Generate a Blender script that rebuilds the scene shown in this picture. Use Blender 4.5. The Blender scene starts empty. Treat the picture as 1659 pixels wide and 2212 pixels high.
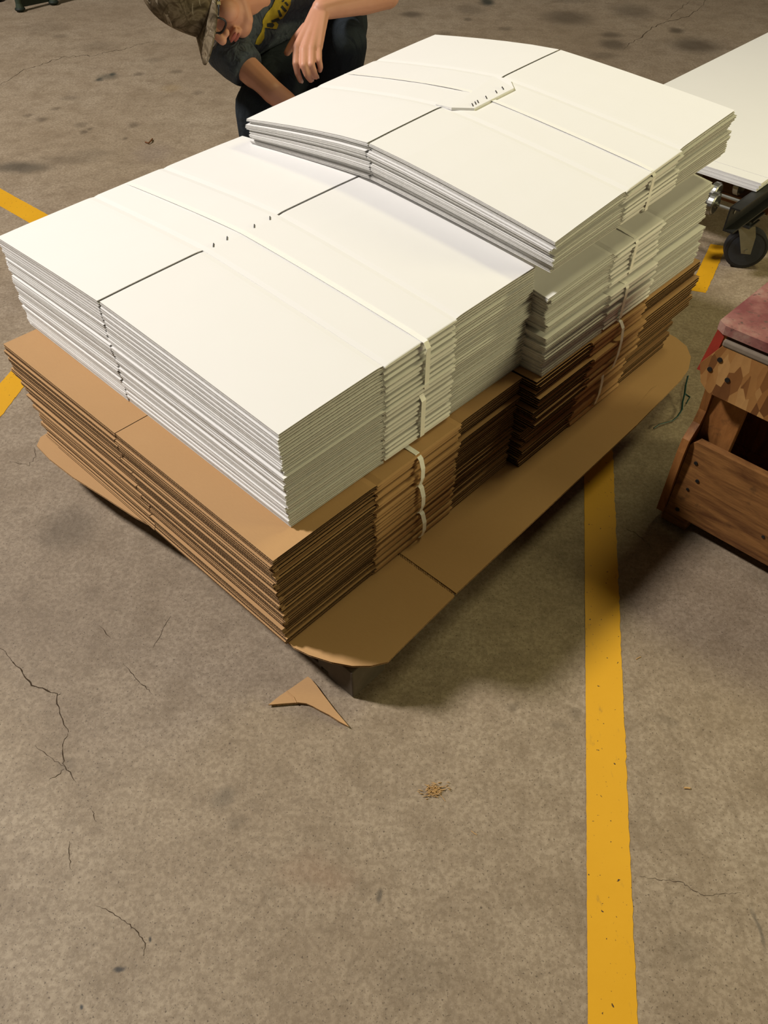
import bpy, bmesh, math, random
import numpy as np
from mathutils import Vector, Matrix
from mathutils.bvhtree import BVHTree
random.seed(7); RNG = np.random.default_rng(7)
SC = bpy.context.scene; COL = SC.collection

# ------------------------------------------------------------------ camera
FPX, PIT, ROL, CH = 1695.6, 0.8137, -0.0046, 1.6
_fw = Vector((0, math.cos(PIT), -math.sin(PIT)))
_dn0 = Vector((0, -math.sin(PIT), -math.cos(PIT)))
_rt = Vector((1, 0, 0))*math.cos(ROL) + _dn0*math.sin(ROL)
_dn = _dn0*math.cos(ROL) - Vector((1, 0, 0))*math.sin(ROL)
CAMP = Vector((0, 0, CH))
def at(u, v, dep):                       # a point at this depth
    return CAMP + dep*(_fw + (u-829.5)/FPX*_rt + (v-1106)/FPX*_dn)
def atz(u, v, z):                        # a point on this level
    q = _fw + (u-829.5)/FPX*_rt + (v-1106)/FPX*_dn
    return CAMP + q*((z-CH)/q.z)
cam = bpy.data.cameras.new('camera'); co = bpy.data.objects.new('camera', cam); COL.objects.link(co)
M = Matrix((( _rt.x, -_dn.x, -_fw.x), (_rt.y, -_dn.y, -_fw.y), (_rt.z, -_dn.z, -_fw.z))).to_4x4()
M.translation = CAMP; co.matrix_world = M
cam.sensor_fit = 'HORIZONTAL'; cam.sensor_width = 36; cam.lens = FPX/1659*36
SC.camera = co

# ------------------------------------------------------------------ frame of the load (s to the left, t away)
YAW = 0.7557; P0 = Vector((-0.2137, 0.9722, 0))
def W(s, t, z):
    a = YAW
    return Vector((P0.x - s*math.cos(a) + t*math.sin(a), P0.y + s*math.sin(a) + t*math.cos(a), z))

# ------------------------------------------------------------------ materials
def lin(c): return tuple(((x/255)/12.92 if x/255 <= .04045 else ((x/255+.055)/1.055)**2.4) for x in c)
class NT:
    def __init__(self, name):
        self.m = bpy.data.materials.new(name); self.m.use_nodes = True
        self.t = self.m.node_tree; self.b = self.t.nodes['Principled BSDF']
    def n(self, typ, **kw):
        x = self.t.nodes.new(typ)
        for k, v in kw.items():
            if k.startswith('i_'): x.inputs[int(k[2:])].default_value = v
            else: setattr(x, k, v)
        return x
    def l(self, a, b): self.t.links.new(a, b)
    def coord(self, kind='Object'): return self.n('ShaderNodeTexCoord').outputs[kind]
    def noise(self, vec, scale, detail=4, rough=.55, dist=0):
        x = self.n('ShaderNodeTexNoise'); x.inputs['Scale'].default_value = scale
        x.inputs['Detail'].default_value = detail; x.inputs['Roughness'].default_value = rough
        x.inputs['Distortion'].default_value = dist
        if vec is not None: self.l(vec, x.inputs['Vector'])
        return x.outputs['Fac']
    def ramp(self, fac, stops):
        x = self.n('ShaderNodeValToRGB'); cr = x.color_ramp
        while len(cr.elements) < len(stops): cr.elements.new(.5)
        for e, (p, c) in zip(cr.elements, stops):
            e.position = p; e.color = (*c, 1) if len(c) == 3 else c
        self.l(fac, x.inputs[0]); return x.outputs[0]
    def mix(self, fac, a, b, mode='MIX'):
        x = self.n('ShaderNodeMix', data_type='RGBA', blend_type=mode)
        for i, v in ((0, fac), (6, a), (7, b)):
            if hasattr(v, 'node'): self.l(v, x.inputs[i])
            elif i == 0: x.inputs[0].default_value = v
            else: x.inputs[i].default_value = (*v, 1)
        return x.outputs[2]
    def math(self, op, a, b=0, clamp=False):
        x = self.n('ShaderNodeMath', operation=op, use_clamp=clamp)
        for i, v in enumerate((a, b)):
            if hasattr(v, 'node'): self.l(v, x.inputs[i])
            else: x.inputs[i].default_value = v
        return x.outputs[0]
    def mapping(self, vec, scale=(1, 1, 1), rot=(0, 0, 0), loc=(0, 0, 0)):
        x = self.n('ShaderNodeMapping'); self.l(vec, x.inputs[0])
        x.inputs['Scale'].default_value = scale; x.inputs['Rotation'].default_value = rot
        x.inputs['Location'].default_value = loc; return x.outputs[0]
    def bump(self, h, strength=.2, dist=.002):
        x = self.n('ShaderNodeBump'); x.inputs['Strength'].default_value = strength
        x.inputs['Distance'].default_value = dist; self.l(h, x.inputs['Height'])
        self.l(x.outputs[0], self.b.inputs['Normal'])
    def base(self, c):
        if hasattr(c, 'node'): self.l(c, self.b.inputs['Base Color'])
        else: self.b.inputs['Base Color'].default_value = (*c, 1)
    def set(self, rough=.7, metal=0, spec=.3):
        self.b.inputs['Roughness'].default_value = rough; self.b.inputs['Metallic'].default_value = metal
        self.b.inputs['Specular IOR Level'].default_value = spec; return self.m

MAT = {}
def simple(name, rgb, rough=.7, metal=0, spec=.3, var=.12, scale=40, bump=0):
    k = NT(name); v = k.coord(); c = rgb
    nz = k.noise(v, scale)
    k.base(k.mix(nz, tuple(x*(1-var) for x in c), tuple(min(1, x*(1+var)) for x in c)))
    if bump: k.bump(nz, bump, .002)
    MAT[name] = k.set(rough, metal, spec); return MAT[name]

simple('white_board', (.81, .80, .785), .6, var=.012, scale=9, spec=.25)
simple('white_edge', (.76, .75, .73), .8, var=.10, scale=60, spec=.1)
k = NT('kraft'); v = k.coord()
fib = k.noise(k.mapping(v, (14, 120, 14)), 6, 3)
c = k.mix(k.noise(v, 5, 3), (.48, .285, .130), (.53, .32, .15))
k.base(k.mix(k.math('MULTIPLY', fib, .35), c, (.34, .19, .085))); k.bump(fib, .06, .001)
MAT['kraft'] = k.set(.75, 0, .2)
k = NT('kraft_edge'); v = k.coord()
nz = k.noise(v, 190, 3, .7); n2 = k.noise(k.mapping(v, (18, 18, 300)), 1, 2)
c = k.ramp(nz, [(.36, (.13, .075, .036)), (.50, (.38, .23, .115)), (.66, (.54, .36, .20))])
k.base(k.mix(k.math('MULTIPLY', n2, .5), c, (.44, .27, .135))); k.bump(nz, .6, .003)
MAT['kraft_edge'] = k.set(.9, 0, .05)
simple('white_core_shade', (.60, .585, .56), .9, var=.35, scale=130, spec=.05)  # shade of the recessed edge painted as a speckled grey core
simple('flute_shade', (.085, .050, .026), .95, var=.7, scale=170, spec=.02)  # near-black colour paints the shade inside the open flutes
simple('band_white', (.92, .91, .87), .4, var=.05, scale=150, spec=.4)
simple('staple_steel', (.16, .16, .16), .35, 1.0, .5)
simple('dark_iron', (.022, .022, .020), .42, .3, .5, var=.5, scale=25, bump=.2)
simple('steel', (.38, .38, .36), .36, 1.0, .5, var=.12, scale=60)
simple('zinc', (.30, .29, .22), .42, .75, .5, var=.25, scale=40)
simple('rubber_wheel', (.028, .033, .045), .5, 0, .4, var=.3, scale=30)
simple('wheel_tyre', (.018, .018, .02), .6, 0, .3, var=.3, scale=30)
simple('green_paint', (.035, .05, .035), .5, 0, .4, var=.25, scale=20)
simple('green_dark', (.012, .018, .013), .6, 0, .3, var=.3, scale=20)
simple('green_band', (.01, .06, .05), .5, 0, .4, var=.3, scale=80)
simple('pallet_wood', (.11, .088, .066), .85, 0, .2, var=.35, scale=22, bump=.3)
simple('shaving', (.50, .31, .13), .8, 0, .2, var=.4, scale=120)
simple('rust_curl', (.16, .07, .03), .8, 0, .2, var=.4, scale=120)
simple('pebble', (.45, .42, .38), .8, 0, .2, var=.3, scale=120)
simple('black_metal', (.012, .012, .013), .4, 0, .5, var=.2)
simple('gold_metal', (.55, .45, .2), .3, 1, .5, var=.1)

def wood(name, a, b, scale, rot=0, dark=(.06, .03, .012)):
    k = NT(name); v = k.coord()
    m = k.mapping(v, scale); c = k.ramp(k.noise(m, 3.2, 5, .6, 1.4), [(.34, a), (.60, b)])
    f = k.noise(k.mapping(v, tuple(x*6 for x in scale)), 4, 4)
    c = k.mix(k.math('MULTIPLY', f, .45), c, tuple(x*.45 for x in a))
    st = k.ramp(k.noise(v, 14, 5, .65), [(.60, (0, 0, 0)), (.70, (1, 1, 1))])
    c = k.mix(k.math('MULTIPLY', st, .6), c, dark)
    k.base(c); k.bump(f, .35, .002); MAT[name] = k.set(.6, 0, .35)
wood('crate_wood', (.12, .045, .013), (.33, .15, .045), (1.2, 5, 8))
wood('crate_ply', (.20, .072, .018), (.38, .16, .045), (5, 5, 1.2))
k = NT('osb'); v = k.coord(); vo = k.n('ShaderNodeTexVoronoi'); vo.inputs['Scale'].default_value = 62
k.l(k.mapping(v, (1, 1, .30), (0, .75, .3)), vo.inputs['Vector'])
c = k.ramp(k.noise(vo.outputs['Position'], 40, 1), [(.38, (.13, .05, .015)), (.47, (.30, .13, .036)), (.56, (.38, .19, .058)), (.64, (.50, .28, .10))])
k.base(k.mix(k.math('MULTIPLY', k.noise(v, 60, 4), .4), c, (.22, .09, .03))); k.bump(vo.outputs['Distance'], .3, .002)
MAT['osb'] = k.set(.6, 0, .3)
k = NT('red_worn'); v = k.coord()
c = k.ramp(k.noise(v, 9, 6, .65), [(.35, (.17, .05, .05)), (.52, (.26, .11, .095)), (.62, (.32, .19, .15)), (.72, (.15, .035, .04))])
k.base(k.mix(k.ramp(k.noise(v, 70, 3), [(.58, (0, 0, 0)), (.7, (1, 1, 1))]), c, (.10, .06, .05))); k.bump(k.noise(v, 60), .4, .002)
MAT['red_worn'] = k.set(.65, 0, .3)
simple('red_paint', (.30, .035, .02), .6, 0, .3, var=.25, scale=30)
simple('grey_wood', (.20, .16, .12), .85, 0, .2, var=.3, scale=40)

# skin, cloth
k = NT('skin'); v = k.coord('Object')
c = k.mix(k.noise(v, 18, 4), (.50, .235, .145), (.60, .30, .20))
k.base(c)
k.b.inputs['Subsurface Weight'].default_value = .08; k.b.inputs['Subsurface Radius'].default_value = (.01, .004, .002)
k.bump(k.noise(v, 240, 3), .08, .001); MAT['skin'] = k.set(.5, 0, .35)
simple('lip', (.42, .13, .10), .45, 0, .4, var=.1)
simple('nail', (.62, .36, .27), .3, 0, .5, var=.04)
def cloth(name, a, b, sc, bmp, bd):
    k = NT(name); v = k.coord()
    w = k.noise(v, 420, 2); f = k.noise(k.mapping(v, (1, 1.6, .7), (.3, .2, .5)), sc, 3, .5, 1.2)
    k.base(k.mix(w, a, b)); k.bump(k.math('ADD', k.math('MULTIPLY', w, .04), f), bmp, bd)
    MAT[name] = k.set(.9, 0, .15)
cloth('shirt_cloth', (.050, .060, .072), (.078, .092, .108), 22, .8, .03)
cloth('denim', (.012, .016, .021), (.027, .034, .042), 13, .5, .02)
simple('print_yellow', (.36, .27, .025), .8, 0, .2, var=.3, scale=90)
simple('print_dark', (.03, .034, .03), .8, 0, .2, var=.2, scale=90)
simple('hair', (.04, .025, .015), .6, 0, .3, var=.4, scale=200)
simple('shoe', (.05, .035, .025), .6, 0, .3, var=.2)
k = NT('camo'); v = k.coord()
n1 = k.noise(v, 16, 4, .6, 1.2); n2 = k.noise(k.mapping(v, (2.2, .8, 1)), 26, 3, .6, .8)
c = k.ramp(n1, [(.36, (.045, .032, .018)), (.47, (.10, .075, .045)), (.56, (.18, .14, .09)), (.66, (.08, .055, .032))])
c = k.mix(k.ramp(n2, [(.60, (0, 0, 0)), (.66, (1, 1, 1))]), c, (.30, .25, .18))
vo = k.n('ShaderNodeTexVoronoi', feature='DISTANCE_TO_EDGE'); vo.inputs['Scale'].default_value = 13; k.l(v, vo.inputs['Vector'])
c = k.mix(k.ramp(vo.outputs['Distance'], [(.012, (.5, .5, .5)), (.03, (0, 0, 0))]), c, (.05, .035, .02))
k.base(c); MAT['camo'] = k.set(.9, 0, .1)
k = NT('glass'); k.base((.9, .9, .9)); k.b.inputs['Transmission Weight'].default_value = 1; k.b.inputs['IOR'].default_value = 1.1
MAT['glass'] = k.set(.02, 0, .5)

# floor
k = NT('concrete'); v = k.coord()
big = k.noise(v, 1.3, 5, .6); mid = k.noise(v, 9, 5, .62); fin = k.noise(v, 90, 4, .65); hf = k.noise(v, 320, 2, .6)
c = k.ramp(big, [(.32, (.28, .215, .148)), (.5, (.33, .26, .185)), (.68, (.37, .30, .222))])
c = k.mix(k.math('MULTIPLY', k.ramp(mid, [(.44, (0, 0, 0)), (.66, (1, 1, 1))]), .6), c, (.205, .152, .10))
c = k.mix(k.math('MULTIPLY', k.ramp(k.noise(v, 26, 5, .7, .6), [(.50, (0, 0, 0)), (.68, (1, 1, 1))]), .4), c, (.13, .095, .062))
c = k.mix(k.math('MULTIPLY', k.ramp(fin, [(.42, (1, 1, 1)), (.60, (0, 0, 0))]), .5), c, (.16, .115, .072))
c = k.mix(k.math('MULTIPLY', k.ramp(hf, [(.60, (0, 0, 0)), (.70, (1, 1, 1))]), .5), c, (.36, .29, .21))
c = k.mix(k.math('MULTIPLY', k.ramp(k.noise(v, 210, 2, .5), [(.63, (0, 0, 0)), (.69, (1, 1, 1))]), .7), c, (.065, .045, .030))
# oil stains with their own places and sizes (x, y, rx, ry, strength, colour)
warp = k.n('ShaderNodeVectorMath', operation='ADD'); k.l(v, warp.inputs[0])
nc = k.n('ShaderNodeTexNoise'); nc.inputs['Scale'].default_value = 14; nc.inputs['Detail'].default_value = 4; k.l(v, nc.inputs['Vector'])
sc_ = k.n('ShaderNodeVectorMath', operation='MULTIPLY_ADD'); k.l(nc.outputs['Color'], sc_.inputs[0])
sc_.inputs[1].default_value = (.05, .05, 0); sc_.inputs[2].default_value = (-.025, -.025, 0)
k.l(sc_.outputs[0], warp.inputs[1])
DK = (.075, .055, .036)
def stain(c, u, v_, ru, rv, st, col=DK, soft=1.0):
    p = atz(u, v_, 0); px = (atz(u+ru, v_, 0)-p).length; py = (atz(u, v_+rv, 0)-p).length
    m = k.mapping(warp.outputs[0], (1/px, 1/py, 0), (0, 0, 0), (-p.x/px, -p.y/py, 0))
    ln = k.n('ShaderNodeVectorMath', operation='LENGTH'); k.l(m, ln.inputs[0])
    f = k.n('ShaderNodeMapRange', interpolation_type='SMOOTHSTEP'); k.l(ln.outputs['Value'], f.inputs[0])
    f.inputs[1].default_value = max(0, 1-soft*.7); f.inputs[2].default_value = 1+soft*.5
    f.inputs[3].default_value = st; f.inputs[4].default_value = 0
    return k.mix(f.outputs[0], c, col)
for a in [(145, 1140, 62, 48, .45), (1500, 98, 50, 16, .8), (1325, 96, 30, 12, .75), (1225, 38, 52, 16, .7), (1365, 25, 42, 16, .55),
          (1460, 66, 16, 6, .8), (890, 31, 24, 7, .75), (1052, 4, 16, 9, .9, (.02, .025, .02)), (1320, 75, 24, 6, .7), (1015, 20, 30, 12, .4),
          (1300, 120, 36, 8, .4), (40, 362, 70, 12, .7, (.05, .042, .032)), (150, 345, 70, 10, .35), (480, 1725, 24, 22, .4, (.09, .075, .055)),
          (512, 1770, 20, 16, .3), (1245, 1540, 18, 12, .4), (1210, 1568, 20, 10, .35), (1110, 1528, 14, 10, .45), (660, 1880, 60, 40, .22, (.22, .12, .07)),
          (720, 1905, 50, 40, .2, (.22, .12, .07)), (140, 1655, 24, 16, .35), (1440, 1560, 26, 14, .35), (1480, 2050, 40, 30, .25), (900, 2100, 90, 60, .2),
          (260, 2095, 12, 6, .85, (.02, .02, .022)), (170, 2176, 5, 6, .9, (.03, .035, .04)), (322, 2030, 5, 6, .9, (.025, .025, .025)), (820, 1935, 6, 16, .6, (.04, .035, .03)),
          (235, 165, 22, 7, .55, (.05, .05, .04)), (175, 270, 14, 6, .45), (290, 270, 12, 6, .5), (150, 212, 18, 5, .4), (1640, 2010, 6, 40, .5, (.03, .03, .03)),
          (90, 258, 12, 5, .6), (120, 235, 10, 4, .5), (215, 172, 8, 4, .8, (.03,.035,.03)), (245, 160, 8, 4, .8, (.03,.035,.03)), (300, 160, 12, 4, .55), (180, 285, 8, 4, .7), (195, 278, 6, 4, .6), (60, 250, 10, 4, .5), (130, 78, 16, 4, .4), (210, 100, 40, 10, .25), (380, 155, 14, 4, .45), (330, 130, 20, 5, .35), (270, 300, 8, 3, .6), (430, 200, 12, 5, .4), (200, 330, 50, 8, .3), (100, 60, 50, 14, .2), (370, 190, 24, 8, .35, (.24, .16, .07)), (330, 330, 40, 20, .2, (.10, .075, .09)), (1010, 42, 10, 4, .6), (960, 72, 20, 5, .35), (1090, 62, 16, 4, .5), (1230, 2, 50, 5, .35)]:
    c = stain(c, *a)
k.base(c)
k.bump(k.math('ADD', k.math('MULTIPLY', fin, .6), k.math('MULTIPLY', hf, .4)), .25, .003)
MAT['concrete'] = k.set(.62, 0, .35)
simple('crack_dark', (.055, .038, .024), .95, 0, .05, var=.5, scale=120)
k = NT('yellow_paint'); v = k.coord()
c = k.mix(k.noise(v, 8, 4), (.60, .305, .008), (.67, .35, .012))
c = k.mix(k.math('MULTIPLY', k.ramp(k.noise(k.mapping(v, (3, 1, 1)), 14, 6, .7), [(.62, (0, 0, 0)), (.75, (1, 1, 1))]), .6), c, (.24, .14, .03))
c = k.mix(k.ramp(k.noise(v, 95, 2), [(.69, (0, 0, 0)), (.73, (1, 1, 1))]), c, (.05, .03, .015))
k.base(c); k.bump(k.noise(v, 70), .12, .002); MAT['yellow_paint'] = k.set(.5, 0, .35)

# ------------------------------------------------------------------ mesh helpers
def link(name, me, parent=None):
    o = bpy.data.objects.new(name, me); COL.objects.link(o)
    if parent is not None: o.parent = parent
    return o
def mesh(name, verts, faces, mats, fm=None, smooth=False):
    me = bpy.data.meshes.new(name); me.from_pydata([tuple(v) for v in verts], [], faces)
    for m in (mats if isinstance(mats, (list, tuple)) else [mats]): me.materials.append(MAT[m])
    if fm is not None: me.polygons.foreach_set('material_index', fm)
    if smooth: me.polygons.foreach_set('use_smooth', [True]*len(me.polygons))
    me.update(); return me
def empty(name, loc, rz=0):
    o = bpy.data.objects.new(name, None); COL.objects.link(o); o.location = loc; o.rotation_euler = (0, 0, rz)
    o.empty_display_size = .05; return o
def tag(o, label, cat, group=None, kind=None):
    if label: o['label'] = label
    if cat: o['category'] = cat
    if group: o['group'] = group
    if kind: o['kind'] = kind
    return o
class MB:                                # collects pieces of one part
    def __init__(s): s.v = []; s.f = []; s.m = []
    def add(s, vs, fs, mi=0):
        b = len(s.v); s.v += [tuple(v) for v in vs]; s.f += [tuple(i+b for i in f) for f in fs]; s.m += [mi]*len(fs)
    def box(s, c, d, R=None, mi=0, bev=0):
        x, y, z = (q/2 for q in d); R = R or Matrix.Identity(3); c = Vector(c)
        bm = bmesh.new(); bmesh.ops.create_cube(bm, size=1)
        for q in bm.verts: q.co = Vector((q.co.x*d[0], q.co.y*d[1], q.co.z*d[2]))
        if bev: bmesh.ops.bevel(bm, geom=bm.edges[:], offset=bev, segments=2, affect='EDGES', profile=.5)
        bm.verts.index_update()
        s.add([c + R @ q.co for q in bm.verts], [[q.index for q in f.verts] for f in bm.faces], mi); bm.free()
    def tube(s, pts, rad, seg=10, cap=True, mi=0, flat=1.0):
        pts = [Vector(p) for p in pts]; rad = rad if isinstance(rad, (list, tuple)) else [rad]*len(pts)
        rings = []; up = None
        for i, p in enumerate(pts):
            d = (pts[min(i+1, len(pts)-1)]-pts[max(i-1, 0)]).normalized()
            if up is None: up = d.orthogonal().normalized()
            up = (up - d*up.dot(d)).normalized(); sd = d.cross(up)
            rings.append([p + rad[i]*(math.cos(a)*up + flat*math.sin(a)*sd) for a in [2*math.pi*j/seg for j in range(seg)]])
        vs = [q for r in rings for q in r]; fs = []
        for i in range(len(rings)-1):
            for j in range(seg):
                a = i*seg+j; b = i*seg+(j+1) % seg; fs.append((a, b, b+seg, a+seg))
        if cap: fs.append(tuple(range(seg))[::-1]); fs.append(tuple(range((len(rings)-1)*seg, len(rings)*seg)))
        s.add(vs, fs, mi)
    def capsule(s, a, b, ra, rb, seg=14):
        a = Vector(a); b = Vector(b); d = (b-a).normalized(); n = 5
        pts = []; rr = []
        for i in range(n): t = -math.cos(i/n*math.pi/2); pts.append(a + d*ra*t); rr.append(max(1e-4, ra*math.sqrt(max(0, 1-t*t))))
        pts.append(a); rr.append(ra); pts.append(b); rr.append(rb)
        for i in range(1, n+1): t = math.sin(i/n*math.pi/2); pts.append(b + d*rb*t); rr.append(max(1e-4, rb*math.sqrt(max(0, 1-t*t))))
        rings = []; up = d.orthogonal().normalized(); sd = d.cross(up)
        vs = [p + r*(math.cos(2*math.pi*j/seg)*up + math.sin(2*math.pi*j/seg)*sd) for p, r in zip(pts, rr) for j in range(seg)]
        fs = [(i*seg+j, i*seg+(j+1) % seg, (i+1)*seg+(j+1) % seg, (i+1)*seg+j) for i in range(len(pts)-1) for j in range(seg)]
        fs.append(tuple(range(seg))[::-1]); fs.append(tuple(range((len(pts)-1)*seg, len(pts)*seg)))
        s.add(vs, fs)
    def ell(s, c, axes, seg=20, rings=14):       # ellipsoid, axes = three vectors
        c = Vector(c); A, B, Cc = (Vector(q) for q in axes); vs = [c+Cc]; fs = []
        for i in range(1, rings):
            th = math.pi*i/rings
            for j in range(seg):
                ph = 2*math.pi*j/seg; vs.append(c + math.sin(th)*(math.cos(ph)*A + math.sin(ph)*B) + math.cos(th)*Cc)
        vs.append(c-Cc)
        for j in range(seg): fs.append((0, 1+j, 1+(j+1) % seg))
        for i in range(rings-2):
            for j in range(seg):
                a = 1+i*seg+j; b = 1+i*seg+(j+1) % seg; fs.append((a, a+seg, b+seg, b))
        e = len(vs)-1
        for j in range(seg): fs.append((e, 1+(rings-2)*seg+(j+1) % seg, 1+(rings-2)*seg+j))
        s.add(vs, fs)
    def disc_prism(s, c, ax, r, h, seg=28, mi=0, ri=0):
        c = Vector(c); ax = Vector(ax).normalized()
        s.tube([c-ax*h/2, c+ax*h/2], [r, r], seg, True, mi)
    def prism(s, poly, off, mi=0):               # polygon of 3-D points pushed along off
        poly = [Vector(p) for p in poly]; off = Vector(off); n = len(poly)
        s.add(poly + [p+off for p in poly], [tuple(range(n))[::-1], tuple(range(n, 2*n))] + [(i, (i+1) % n, n+(i+1) % n, n+i) for i in range(n)], mi)
    def build(s, name, mats, parent=None, origin=None, smooth=False, rz=0):
        vs = [Vector(v) for v in s.v]
        if origin is not None:
            R = Matrix.Rotation(-rz, 3, 'Z'); vs = [R @ (v-Vector(origin)) for v in vs]
        me = mesh(name, vs, s.f, mats, s.m, smooth)
        bm = bmesh.new(); bm.from_mesh(me); bmesh.ops.recalc_face_normals(bm, faces=bm.faces[:]); bm.to_mesh(me); bm.free()
        if not smooth:
            pass
        o = link(name, me, parent)
        if origin is not None and parent is None: o.location = origin; o.rotation_euler = (0, 0, rz)
        return o
def local(root, name, mb, mats, smooth=False):   # a part under its thing, given in world space
    return mb.build(name, mats, root, root.location, smooth, root.rotation_euler.z)

# ------------------------------------------------------------------ floor and stripes
def build_floor():
    vs = [(-7, -1.5, 0), (7, -1.5, 0), (7, 11, 0), (-7, 11, 0)]; fs = [(0, 1, 2, 3)]; fm = [0]
    def crack(pts, w, jit=6):
        nonlocal vs, fs, fm
        P = []
        for a, b in zip(pts, pts[1:]):
            n = max(2, int(math.hypot(b[0]-a[0], b[1]-a[1])/jit))
            for i in range(n):
                q = i/n; P.append((a[0]+(b[0]-a[0])*q+random.uniform(-2.2, 2.2), a[1]+(b[1]-a[1])*q+random.uniform(-2, 2)))
        P.append(pts[-1]); Q = [atz(u, v, 0) for u, v in P]; base = len(vs)
        for i, q in enumerate(Q):
            d = (Q[min(i+1, len(Q)-1)]-Q[max(0, i-1)]).normalized(); nn = Vector((-d.y, d.x, 0))
            ww = w*.6*(.35+.9*random.random())*min(1, .3+3*min(i, len(Q)-1-i)/len(Q))
            vs += [tuple(q+nn*ww+Vector((0, 0, .0004))), tuple(q-nn*ww+Vector((0, 0, .0004)))]
        for i in range(len(Q)-1): fs.append((base+2*i, base+2*i+2, base+2*i+3, base+2*i+1)); fm.append(1)
    crack([(0, 1402), (12, 1408), (30, 1432), (50, 1455), (70, 1482), (92, 1487), (122, 1500), (128, 1540), (148, 1582)], .0026)
    crack([(148, 1582), (137, 1604), (137, 1650), (150, 1668), (165, 1690)], .0016)
    crack([(122, 1500), (132, 1498)], .0012); crack([(105, 1688), (138, 1662)], .0012); crack([(75, 1612), (150, 1665)], .001)
    crack([(215, 1352), (240, 1380)], .0014); crack([(265, 1430), (290, 1462), (330, 1500)], .0012)
    crack([(205, 2055-100), (250, 1975), (290, 2005), (315, 2035), (310, 2065)], .0014)
    crack([(150, 1815), (152, 1880)], .001); crack([(370, 1330), (330, 1400)], .0008)
    crack([(0, 185), (45, 155), (60, 148), (95, 138), (140, 122), (200, 120), (250, 110), (335, 88)], .0045)
    crack([(1525, 0), (1510, 20), (1480, 38), (1440, 46), (1410, 60), (1385, 80), (1360, 95), (1345, 110)], .005)
    crack([(1490, 0), (1440, 44)], .003)
    crack([(200, 1750), (208, 1775)], .001); crack([(1380, 1892), (1420, 1900), (1470, 1905), (1520, 1935), (1600, 1928)], .0009)
    crack([(1345, 1140), (1370, 1150), (1410, 1185)], .0014); crack([(75, 965), (78, 985), (62, 1005), (40, 1002), (20, 998)], .0014)
    crack([(985, 1290), (990, 1292)], .0005)
    o = link('floor', mesh('floor', vs, fs, ['concrete', 'crack_dark'], fm)); o['kind'] = 'structure'
build_floor()
simple('painted_block', (.34, .31, .26), .85, var=.08, scale=6)
for nm, c, d in (('wall_back', (0, 11.1, 3.8), (14.4, .2, 7.6)), ('wall_left', (-7.1, 4.75, 3.8), (.2, 12.5, 7.6)), ('wall_right', (7.1, 4.75, 3.8), (.2, 12.5, 7.6))):
    mb = MB(); mb.box(c, d); mb.build(nm, ['painted_block'])['kind'] = 'structure'
def stripe(pairs, label, jit=.0009):
    root = None; P = []
    for (a, b) in pairs: P.append((a, b))
    V = []; n = 0
    L = []
    for (l0, r0), (l1, r1) in zip(P, P[1:]):
        m = max(2, int((l1-l0).length/.012))
        for i in range(m): q = i/m; L.append((l0.lerp(l1, q), r0.lerp(r1, q)))
    L.append(P[-1])
    for l, r in L:
        d = (r-l).normalized(); l = l + d*random.gauss(0, jit*.35); r = r + d*random.gauss(0, jit)
        V += [Vector((l.x, l.y, .0002)), Vector((r.x, r.y, .0002)), Vector((r.x, r.y, .0010)), Vector((l.x, l.y, .0010))]
    c = sum(V, Vector())/len(V); c.z = 0; F = []
    for i in range(len(L)-1):
        a = 4*i; b = a+4
        F += [(a+3, a+2, b+2, b+3), (a, a+3, b+3, b), (a+2, a+1, b+1, b+2), (a+1, a, b, b+1)]
    F += [(0, 1, 2, 3), tuple(4*(len(L)-1)+i for i in (3, 2, 1, 0))]
    o = link('yellow_stripe', mesh('yellow_stripe', [v-c for v in V], F, 'yellow_paint')); o.location = c
    tag(o, label, 'floor marking'); return o
Z = lambda x, y: Vector((x, y, 0))
stripe([(Z(.3094+.167*y, y), Z(.3094+.0860+.1675*y, y)) for y in (-.3, 1.0, 2.9)], 'long yellow painted floor line running from the photo\'s bottom edge under the cardboard sheet')
d_ = Vector((.755, -.656, 0))
stripe([(Vector((-1.706, 3.364, 0))-d_*2.4, Vector((-1.765, 3.539, 0))-d_*2.4+d_*.1), (Vector((-1.706, 3.364, 0))+d_*.9, Vector((-1.765, 3.539, 0))+d_*1.0)], 'yellow painted line at the left edge, running diagonally behind the near white stack')
stripe([(Z(-1.335, 1.80), Z(-1.232, 1.78)), (Z(-1.275, 2.075), Z(-1.185, 2.10)), (Z(-1.20, 2.45), Z(-1.11, 2.45)), (Z(-1.13, 2.80), Z(-1.04, 2.70))], 'yellow floor line beside the left corner of the brown box stack')
stripe([(Z(1.165, 2.69), Z(1.225, 2.67)), (Z(1.35, 3.05), Z(1.41, 3.03))], 'worn orange-yellow floor line on the floor next to the caster wheel')

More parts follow.
